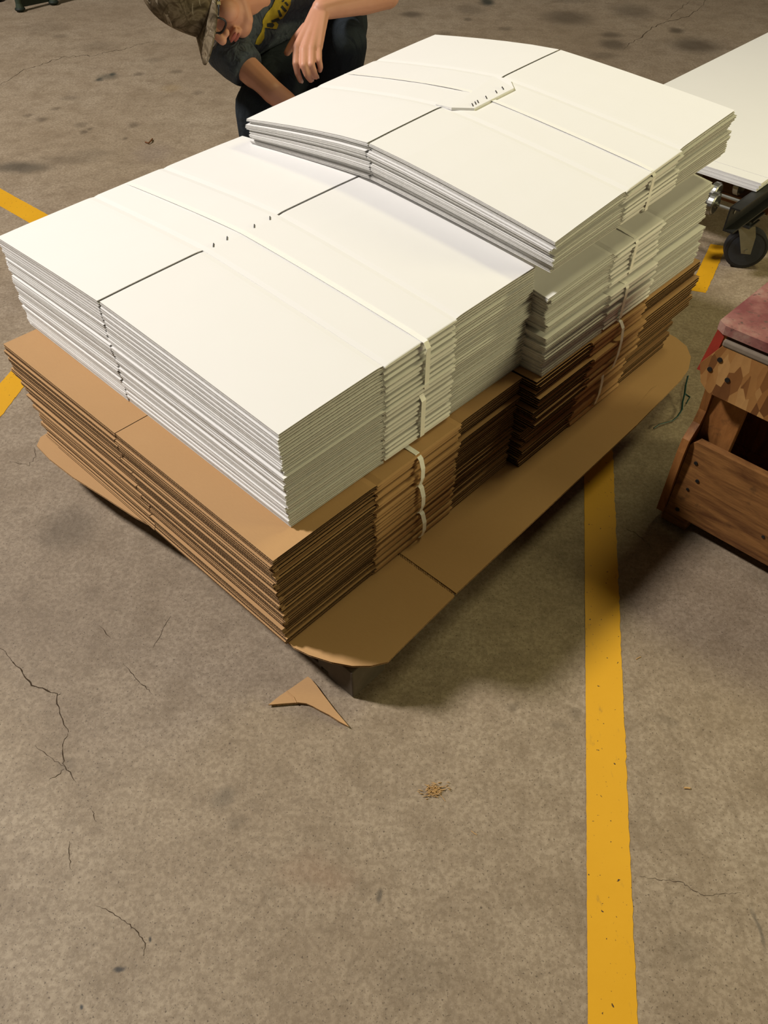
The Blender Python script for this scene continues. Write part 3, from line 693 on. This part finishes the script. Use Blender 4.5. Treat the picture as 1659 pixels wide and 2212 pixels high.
# ------------------------------------------------------------------ conveyor cart with more white boxes
def build_cart():
    az = YAW; root = empty('roller_cart', W(.42, 3.1, 0), -YAW)
    tag(root, 'black steel roller cart on caster wheels carrying white flat boxes, far right', 'cart')
    R = Matrix.Rotation(-YAW, 3, 'Z'); zt = .322
    def rail(s, t0, t1):
        mb = MB(); mb.box(W(s, (t0+t1)/2, zt-.045), (.006, t1-t0, .09), R, bev=.001)
        mb.box(W(s-.018, (t0+t1)/2, zt-.003), (.036, t1-t0, .006), R); mb.box(W(s-.018, (t0+t1)/2, zt-.087), (.036, t1-t0, .006), R)
        o = local(root, 'side_rail', mb, ['dark_iron'])
        for i in range(20):
            m2 = MB(); m2.disc_prism(W(s-.0045, t0+.04+i*.09, zt-.03), W(1, 0, 0)-W(0, 0, 0), .008, .003, 10); h = local(root, 'bolt', m2, ['steel'])
            h.parent = o; h.matrix_parent_inverse = Matrix.Identity(4)
    rail(.14, 2.25, 4.9); rail(.70, 2.25, 4.9)
    for i, t in enumerate((2.30, 2.385, 2.52, 2.62)):
        mb = MB(); mb.tube([W(.14, t, zt-.032), W(.70, t, zt-.032)], .006, 10); ax = local(root, 'axle', mb, ['steel'])
        for j, s in enumerate((.225, .40, .56)):
            s = s+.035*(i % 2)
            m2 = MB(); m2.tube([W(s-.013, t, zt-.032), W(s-.009, t, zt-.032), W(s-.009, t, zt-.032), W(s+.010, t, zt-.032), W(s+.013, t, zt-.032)], [.032, .036, .039, .039, .036], 26)
            m2.tube([W(s-.018, t, zt-.032), W(s+.018, t, zt-.032)], .011, 14)
            local(root, 'skate_wheel', m2, ['steel'])
    for t in (2.75, 3.3, 3.9):
        mb = MB(); mb.box(W(.41, t, zt-.075), (.56, .04, .03), R); local(root, 'cross_bar', mb, ['dark_iron'])
    mb = MB(); mb.box(W(.41, 2.60, zt-.11), (.62, .09, .03), R); local(root, 'wooden_bolster', mb, ['crate_wood'])
    for s, t in ((.12, 2.50), (.70, 2.50), (.12, 3.9), (.70, 3.9)):
        c = W(s, t, .080); axd = (W(-.55, -.83, 0)-W(0, 0, 0)).normalized()
        e = empty('caster', W(s, t, .0)); e.parent = root; e.matrix_parent_inverse = Matrix.Identity(4)
        e.location = Matrix.Rotation(YAW, 3, 'Z') @ (W(s, t, 0)-root.location); e.rotation_euler = (0, 0, 0)
        loc0 = W(s, t, 0)
        def sub(name, mb, mats):
            vs = [Matrix.Rotation(YAW, 3, 'Z') @ (Vector(v)-loc0) for v in mb.v]; me = mesh(name, vs, mb.f, mats, mb.m)
            bm = bmesh.new(); bm.from_mesh(me); bmesh.ops.recalc_face_normals(bm, faces=bm.faces[:]); bm.to_mesh(me); bm.free()
            return link(name, me, e)
        mb = MB(); mb.tube([c-axd*.020, c-axd*.017, c+axd*.017, c+axd*.020], [.072, .080, .080, .072], 36); sub('tyre', mb, ['wheel_tyre'])
        mb = MB(); mb.tube([c-axd*.0225, c-axd*.021, c+axd*.021, c+axd*.0225], [.050, .066, .066, .050], 36); sub('wheel_hub', mb, ['rubber_wheel'])
        up = Vector((0, 0, 1)); td = axd.cross(up)
        for sg in (-1, 1):
            q = c+axd*.028*sg
            poly = [q+td*.018-up*.012, q-td*.018-up*.012, q-td*.014+up*.060, q+td*.0+up*.10, q+td*.066+up*.10, q+td*.046+up*.060]
            mb = MB(); mb.prism(poly, axd*.004*sg); f_ = sub('fork', mb, ['zinc'])
            mb = MB(); mb.disc_prism(q+axd*.004*sg, axd, .008, .008, 10); sub('axle_bolt', mb, ['zinc'])
        c = c+td*.034
        mb = MB(); mb.box(c+up*.103, (.075, .09, .006), R); mb.disc_prism(c+up*.118, up, .03, .03, 20)
        mb.box(c+up*.1325, (.09, .10, .006), R); mb.tube([c+up*.13, c+up*(zt-.080-.090)], .02, 14); sub('swivel_plate', mb, ['dark_iron'])
build_cart()
# white flat boxes lying on the cart
zc = .324
for i in range(3):
    s0, s1, a, b = .128-.004*i, .895+.003*i, 2.42+.003*i, 4.60
    root = empty('flattened_box', W((s0+s1)/2, (a+b)/2, zc+i*.0105), -YAW)
    tag(root, ['flattened white box, lowest of the three on the black cart', 'flattened white box, middle of the three on the black cart', 'flattened white box, topmost of the three on the black cart'][i], 'box', 'white boxes on the cart')
    for nm, t0, t1, ss in (('flap', a, a+.060, (s0, s1)), ('body_panel', a+.0625, 3.985, (s0, s1)), ('flap', 3.988, b, (s0, s1))):
        mb = MB(); R = Matrix.Rotation(-YAW, 3, 'Z')
        mb.box(W((ss[0]+ss[1])/2, (t0+t1)/2, zc+i*.0105+.0028), (ss[1]-ss[0], t1-t0, .0046), R); mb.box(W((ss[0]+ss[1])/2, (t0+t1)/2, zc+i*.0105+.0078), (ss[1]-ss[0]-.004, t1-t0, .0046), R)
        local(root, nm, mb, ['white_board'])

# ------------------------------------------------------------------ green machine stand at the top left
def build_stand():
    a = atz(45, 25, 0); b = atz(117, 10, 0); c = (a+b)/2; d = (b-a).normalized(); n = Vector((-d.y, d.x, 0))
    root = empty('machine_stand', c, math.atan2(d.y, d.x)); tag(root, 'dark green metal machine stand on rounded feet, at the top left', 'stand')
    for p in (a, b, a+n*.35, b+n*.35):
        mb = MB(); mb.tube([p+Vector((0, 0, .012)), p+Vector((0, 0, .05)), p+(c-p)*.1+Vector((0, 0, .5))], [.03, .02, .02], 12); lg = local(root, 'leg', mb, ['green_paint'])
        mb = MB(); mb.ell(p+Vector((0, 0, .016)), ((.036, 0, 0), (0, .036, 0), (0, 0, .016)), 14, 8); ft = mb.build('foot', ['green_dark'], lg, root.location, True, root.rotation_euler.z)
    mb = MB(); R = Matrix.Rotation(root.rotation_euler.z, 3, 'Z')
    mb.box(c+n*.02+Vector((0, 0, .26)), ((b-a).length-.04, .012, .48), R); local(root, 'panel', mb, ['green_dark'])
    mb = MB(); mb.box(c+n*.175+Vector((0, 0, .51)), (.36, .44, .02), R); local(root, 'top_plate', mb, ['green_paint'])
build_stand()

# ------------------------------------------------------------------ the crouching person
def remesh(o, vox, it=4, fac=.5):
    m = o.modifiers.new('remesh', 'REMESH'); m.mode = 'VOXEL'; m.voxel_size = vox; m.use_smooth_shade = True
    s = o.modifiers.new('smooth', 'SMOOTH'); s.iterations = it; s.factor = fac
def build_person():
    C = at(455, -6, 2.30)                                   # head centre
    img = lambda x, y, z: (_rt*x - _dn*y - _fw*z)
    Fh = img(.08, -.965, .13).normalized(); Uh = img(-.80, -.10, .50); Uh = (Uh-Fh*Uh.dot(Fh)).normalized(); Lh = Uh.cross(Fh)
    k = 1.08
    H = lambda l, f, u: C + (Lh*l + Fh*f + Uh*u)*k
    V = lambda l, f, u: (Lh*l + Fh*f + Uh*u)*k
    pel = at(672, 45, 2.90); che = at(615, -8, 2.60); nk = at(558, -12, 2.43)
    shR = at(482, 100, 2.42); shL = at(785, -70, 2.64)
    elR = at(588, 198, 2.40); wrR = at(668, 268, 2.50)
    elL = at(836, -12, 2.56); wrL = at(694, 20, 2.42)
    hipL = at(712, 50, 2.86); hipR = at(650, 75, 2.84); knL = at(738, 92, 2.60); knR = at(566, 236, 2.48)
    anL = Vector((knL.x-.13, knL.y+.10, .11)); anR = Vector((knR.x-.02, knR.y+.12, .11))
    root = empty('person', Vector(((anL.x+anR.x)/2, (anL.y+anR.y)/2, 0)))
    tag(root, 'person crouching behind the boxes in camouflage cap, dark T-shirt and jeans, looking down', 'person')
    b = MB()
    b.ell(H(0, -.005, .03), (V(.076, 0, 0), V(0, .098, 0), V(0, 0, .105)))
    b.ell(H(0, .018, -.05), (V(.060, 0, 0), V(0, .062, 0), V(0, 0, .060)))
    b.ell(H(0, .050, -.088), (V(.034, 0, 0), V(0, .034, 0), V(0, 0, .026)))          # chin
    for s in (-1, 1):
        b.ell(H(.040*s, .058, -.030), (V(.028, 0, 0), V(0, .030, 0), V(0, 0, .030)))  # cheeks
        b.capsule(H(.055*s, .0, -.055), H(.022*s, .050, -.090), .022*k, .020*k)       # jaw line
        b.capsule(H(.012*s, .094, .022), H(.045*s, .082, .026), .010*k, .009*k)       # brow
        b.ell(H(.080*s, -.012, -.012), (V(.010, 0, 0), V(0, .020, 0), V(0, 0, .034))) # ear
        b.ell(H(.013*s, .104, -.034), (V(.009, 0, 0), V(0, .012, 0), V(0, 0, .009)))  # nostril wings
    b.capsule(H(0, .092, .020), H(0, .120, -.026), .009*k, .0125*k)                  # nose
    b.ell(H(0, .090, -.058), (V(.026, 0, 0), V(0, .012, 0), V(0, 0, .007)))          # lips
    b.ell(H(0, .087, -.070), (V(.022, 0, 0), V(0, .012, 0), V(0, 0, .008)))
    b.capsule(H(0, -.015, -.05), nk, .058*k, .062*k)
    b.capsule(nk, che, .055, .11); b.capsule(che, pel, .12, .12)
    b.capsule(nk, shR, .05, .046); b.capsule(nk, shL, .05, .05)
    b.capsule(shR, elR, .045, .036); b.capsule(elR, elR.lerp(wrR, .35), .036, .037); b.capsule(elR.lerp(wrR, .35), wrR, .037, .027)
    b.capsule(shL, elL, .053, .043); b.capsule(elL, elL.lerp(wrL, .4), .042, .043); b.capsule(elL.lerp(wrL, .4), wrL, .042, .030)
    for hp, kn, an in ((hipL, knL, anL), (hipR, knR, anR)):
        b.capsule(pel, hp, .11, .10); b.capsule(hp, kn, .092, .066); b.capsule(kn, kn.lerp(an, .35), .062, .060); b.capsule(kn.lerp(an, .35), an, .058, .040)
        b.capsule(an, an+Vector((.04, -.13, -.055)), .038, .035)
    # left hand, hanging over the knee: palm, four bent fingers, thumb
    kn_ = [at(641, 104, 2.395), at(657, 110, 2.388), at(673, 108, 2.390), at(688, 102, 2.400)]
    for i, q in enumerate(kn_):
        wq = wrL.lerp(at(680 + 6*i, 30, 2.418), .8)
        b.capsule(wq, wq.lerp(q, .55), .021, .0165); b.capsule(wq.lerp(q, .55), q, .0165, .0135)
    pip = [(639, 138, 2.385), (656, 142, 2.376), (673, 140, 2.380), (689, 131, 2.392)]
    dip = [(643, 159, 2.40), (663, 162, 2.392), (679, 156, 2.395), (692, 145, 2.404)]
    tip = [(649, 174, 2.42), (671, 173, 2.412), (683, 166, 2.413), (691, 152, 2.42)]
    rr = [(.0122, .0112, .0098, .0085), (.0125, .0115, .0100, .0088), (.0120, .0110, .0096, .0084), (.0112, .0102, .009, .0078)]
    for i in range(4):
        ch = [kn_[i], at(*pip[i]), at(*dip[i]), at(*tip[i])]
        for j in range(3): b.capsule(ch[j], ch[j+1], rr[i][j], rr[i][j+1])
    th = [at(662, 62, 2.43), at(640, 84, 2.45), at(627, 103, 2.455), at(620, 114, 2.455)]
    for j in range(3): b.capsule(th[j], th[j+1], [.019, .0145, .0125][j], [.0145, .0125, .0105][j])
    # right hand, down behind the stack
    d = (wrR-elR).normalized(); sd = d.cross(Vector((0, 0, 1))).normalized()
    for i in range(4):
        q = wrR + d*.10 + sd*(.033-.022*i); b.capsule(wrR+sd*(.018-.012*i), q, .020, .013)
        b.capsule(q, q+d*.045-Vector((0, 0, .01)), .0125, .011); b.capsule(q+d*.045-Vector((0, 0, .01)), q+d*(.08-.008*abs(i-1))-Vector((0, 0, .03)), .011, .009)
    b.capsule(wrR+d*.03, wrR+d*.06+sd*.055, .019, .014); b.capsule(wrR+d*.06+sd*.055, wrR+d*.10+sd*.07, .013, .010)
    body = local(root, 'body', b, ['skin'], True); remesh(body, .0035, 5)
    def part(name, mb, mats, smooth=True): return local(root, name, mb, mats, smooth)
    # lips and nails
    m = MB(); m.ell(H(0, .1005, -.0585), (V(.021, 0, 0), V(0, .0035, 0), V(0, 0, .0048))); m.ell(H(0, .0965, -.0695), (V(.018, 0, 0), V(0, .0035, 0), V(0, 0, .005))); part('lips', m, ['lip'])
    for i in range(4):
        t_, d_ = at(*tip[i]), at(*dip[i]); ax = (t_-d_).normalized(); out = (-_fw*.8-_dn*.2); out = (out-ax*out.dot(ax)).normalized(); sdv = ax.cross(out)
        m = MB(); m.ell(t_+ax*.001+out*rr[i][3]*.82, (ax*.0068, sdv*.0056, out*.0018), 12, 8); part('fingernail', m, ['nail'])
    for s in (-1, 1):
        m = MB(); m.ell(H(.032*s, .078, .004), (V(.012, 0, 0), V(0, .012, 0), V(0, 0, .012))); part('eye', m, ['pebble'])
    # T-shirt
    m = MB(); 
    m.capsule(nk.lerp(che, .12), che, .088, .150); m.capsule(che, pel.lerp(che, .25), .155, .165)
    m.capsule(nk.lerp(shR, .25), shR, .070, .062); m.capsule(nk.lerp(shL, .12), shL, .080, .074); m.capsule(shR, che, .06, .13); m.capsule(shL, che, .07, .13)
    hemR = shR.lerp(elR, .52)
    dR = (elR-shR).normalized(); m.tube([shR, shR.lerp(elR, .3), hemR-dR*.01, hemR], [.068, .066, .060, .057], 20)
    hemL = shL.lerp(elL, .7); m.tube([shL, shL.lerp(elL, .3), hemL], [.073, .073, .074], 20)
    shirt = part('t_shirt', m, ['shirt_cloth']); remesh(shirt, .006, 3)
    # jeans
    m = MB(); m.capsule(pel.lerp(che, .08), pel, .158, .160)
    for hp, kn, an in ((hipL, knL, anL), (hipR, knR, anR)):
        m.capsule(pel, hp, .145, .14); m.capsule(hp, kn, .125, .084); m.capsule(kn, kn.lerp(an, .3), .086, .082); m.tube([kn.lerp(an, .25), kn.lerp(an, .6), an.lerp(kn, .03)], [.084, .076, .070], 20)
    jeans = part('jeans', m, ['denim']); remesh(jeans, .007, 3)
    for an in (anL, anR):
        m = MB(); m.capsule(an+Vector((-.005, .03, -.055)), an+Vector((.055, -.17, -.062)), .046, .042); m.capsule(an, an+Vector((0, 0, -.04)), .052, .055)
        sh_ = part('shoe', m, ['shoe']); remesh(sh_, .006, 2)
    # hair below the cap
    m = MB(); m.ell(H(0, -.022, .030), (V(.083, 0, 0), V(0, .092, 0), V(0, 0, .100)), 24, 16)
    ks = MB(); 
    hr = part('hair', m, ['hair'])
    bm = bmesh.new(); bm.from_mesh(hr.data); Rz = Matrix.Identity(3)
    o_ = root.location
    for v in bm.verts[:]:
        q = v.co + o_ - C
        if q.dot(Fh)/k > .045 and q.dot(Uh)/k < .05 or q.dot(Uh)/k < -.055: bm.verts.remove(v)
    bm.to_mesh(hr.data); bm.free()
    # cap: crown shell, bill, button
    vs = []; fs = []; nR, nS = 12, 40
    for sh_, off in ((0, 0), (1, .004)):
        for i in range(nR+1):
            th_ = math.pi/2*(1-i/nR)*1.06
            for j in range(nS):
                ph = 2*math.pi*j/nS; f = math.cos(ph); l = math.sin(ph); r_ = math.sin(th_); h_ = math.cos(th_)
                front = max(0, f); 
                ridge = 1+.006*abs(math.sin(3*ph))
                hh = (.135+.030*front-off)*(max(0, h_)**.8 if h_ > 0 else h_*.6)
                rad = r_**.75 if r_ > 0 else 0
                vs.append(H((.090-off)*l*rad*ridge, -.006+(.112-off+.008*front)*f*rad*ridge, .030+hh))
    N1 = (nR+1)*nS
    for q in (0, 1):
        for i in range(nR):
            for j in range(nS):
                a = q*N1+i*nS+j; b2 = q*N1+i*nS+(j+1) % nS; fs.append((a, b2, b2+nS, a+nS) if q == 0 else (a, a+nS, b2+nS, b2))
    for j in range(nS): fs.append((j, N1+j, N1+(j+1) % nS, (j+1) % nS))
    m = MB(); m.add(vs, fs); cap = part('cap', m, ['camo'])
    vs = []; fs = []; nA, nB = 20, 8
    for q in (0, 1):
        for i in range(nA+1):
            a = -1+2*i/nA
            for j in range(nB+1):
                g = j/nB; ang = a*1.25
                l0, f0 = .090*math.sin(ang), -.006+.118*math.cos(ang)
                l1 = .080*math.sin(a*1.3)*(1-.05*g); f1 = f0+(.088*math.cos(a*1.35)**.6 if abs(a) < 1 else .088*math.cos(1.35)**.6)
                l = l0+(l1-l0)*g; f = f0+(f1-f0)*g
                vs.append(H(l, f, .034-.018*(l/.09)**2-.012*g-.0035*q))
    N2 = (nA+1)*(nB+1)
    for i in range(nA):
        for j in range(nB):
            a = i*(nB+1)+j; b2 = a+nB+1; fs += [(a, a+1, b2+1, b2), (N2+a, N2+b2, N2+b2+1, N2+a+1)]
    for i in range(nA):
        for j in (0, nB): a = i*(nB+1)+j; b2 = a+nB+1; fs.append((a, b2, N2+b2, N2+a))
    for i in (0, nA):
        for j in range(nB): a = i*(nB+1)+j; fs.append((a, a+1, N2+a+1, N2+a))
    m = MB(); m.add(vs, fs); bill = m.build('cap_bill', ['camo'], cap, root.location, True)
    m = MB(); m.ell(H(0, -.006, .170), (V(.008, 0, 0), V(0, .008, 0), V(0, 0, .004)), 12, 6); m.build('cap_button', ['camo'], cap, root.location, True)
    # glasses
    m = MB(); lens = []
    for s in (-1, 1):
        loop = []
        for j in range(29):
            a = 2*math.pi*j/28; cx_ = abs(math.cos(a))**.7*math.copysign(1, math.cos(a)); sx_ = abs(math.sin(a))**.7*math.copysign(1, math.sin(a))
            loop.append(H(s*.034+.026*cx_, .112-.10*(abs(s*.034+.026*cx_)**2)/.06*.6, -.002+.019*sx_))
        m.tube(loop, .0030, 8, False); lens.append(loop)
        m.tube([H(s*.060, .104, .006), H(s*.074, .088, .007), H(s*.082, .0, .004), H(s*.083, -.03, -.006)], .0026, 8)
    m.tube([H(-.009, .111, .003), H(0, .116, .006), H(.009, .111, .003)], .002, 8)
    gl = part('glasses', m, ['black_metal'])
    for s, loop in zip((-1, 1), lens):
        m = MB(); cc = sum(loop[:-1], Vector())/28; m.add([cc]+loop[:-1]+[cc+Fh*.001]+[p+Fh*.001 for p in loop[:-1]], [(0, 1+j, 1+(j+1) % 28) for j in range(28)]+[(29, 30+(j+1) % 28, 30+j) for j in range(28)])
        m.build('lens', ['glass'], gl, root.location, True)
    m = MB(); m.box(H(.077, .080, .0075), (.010, .006, .008)); m.build('hinge', ['gold_metal'], gl, root.location)
    # printed lettering on the shirt chest, laid on the cloth
    dg = bpy.context.evaluated_depsgraph_get(); ev = shirt.evaluated_get(dg); em = ev.to_mesh()
    bvh = BVHTree.FromPolygons([root.location+v.co for v in em.vertices], [tuple(p.vertices) for p in em.polygons]); ev.to_mesh_clear()
    z_ = lambda x, y: (540+x*.1869, y*.1869)
    def inside(p, poly):
        c = False; x, y = p
        for (x0, y0), (x1, y1) in zip(poly, poly[1:]+poly[:1]):
            if (y0 > y) != (y1 > y) and x < (x1-x0)*(y-y0)/(y1-y0)+x0: c = not c
        return c
    def decal(name, polys, mat, lift, step=.8):
        vs = []; fs = []; idx = {}
        polys = [[z_(*p) for p in q] for q in polys]
        def vert(i, j):
            if (i, j) in idx: return idx[(i, j)]
            p = at(i*step, j*step, 1.0); d = (p-CAMP).normalized(); h = bvh.ray_cast(CAMP, d)
            if h[0] is None: r = None
            else: vs.append(h[0]-d*lift); r = len(vs)-1
            idx[(i, j)] = r; return r
        for i in range(int(530/step), int(660/step)):
            for j in range(int(-40/step), int(120/step)):
                if any(inside(((i+.5)*step, (j+.5)*step), q) for q in polys):
                    q = [vert(i, j), vert(i, j+1), vert(i+1, j+1), vert(i+1, j)]
                    if None not in q and max((vs[a]-vs[b_]).length for a in q for b_ in q) < .03: fs.append(tuple(q))
        if not fs: return
        m = MB(); m.add(vs, fs); o = m.build(name, [mat], shirt, root.location, True); return o
    band = [(300, -60), (290, 0), (255, 80), (185, 160), (145, 240), (150, 300), (130, 370), (80, 450), (60, 510), (100, 522), (130, 500), (165, 440), (172, 320), (250, 330), (310, 335), (330, 280), (300, 250), (380, 210), (440, 120), (470, 50), (480, -60)]
    decal('shirt_print', [band], 'print_yellow', .003)
    let = [[(240, 240), (330, 205), (350, 235), (265, 262)], [(320, 120), (345, 115), (375, 190), (345, 200)], [(355, 85), (375, 60), (430, 125), (405, 145)], [(395, 30), (420, 20), (450, 60), (430, 75)],
           [(195, 270), (260, 262), (285, 290), (260, 320), (200, 310)], [(365, 10), (395, -5), (400, 12), (375, 28)]]
    decal('shirt_lettering', let, 'print_dark', .0045)
build_person()

# ------------------------------------------------------------------ light
def area(name, loc, target, size, power, col, shape='DISK', sy=None):
    l = bpy.data.lights.new(name, 'AREA'); l.shape = shape; l.size = size; l.energy = power; l.color = col
    if sy: l.size_y = sy
    o = bpy.data.objects.new(name, l); COL.objects.link(o); o.location = loc
    o.rotation_euler = (Vector(target)-Vector(loc)).to_track_quat('-Z', 'Y').to_euler(); return o
def st(s, t, z): return W(s, t, z)
area('bay_lamp', st(.1+4.77, .2-2.86, .6+6.40), st(.3, .4, .4), .86, 845, (1.0, .945, .89))
area('ceiling_lamp', st(-.5, 3.0, 4.2), st(-.4, 1.4, 0), 1.2, 44, (1.0, .91, .47), 'RECTANGLE', .5)
area('side_fill', st(-3.9, 3.3, 1.8), st(0, .9, .55), 1.4, 88, (1.0, .91, .50), 'RECTANGLE', .6)  # added fill light, brightens the right-facing box sides
w = bpy.data.worlds.new('hall'); SC.world = w; w.use_nodes = True
w.node_tree.nodes['Background'].inputs[0].default_value = (1.0, .90, .54, 1); w.node_tree.nodes['Background'].inputs[1].default_value = .026
SC.view_settings.view_transform = 'Standard'; SC.view_settings.look = 'None'; SC.view_settings.exposure = 0; SC.view_settings.gamma = 1
SC.view_settings.use_curve_mapping = False
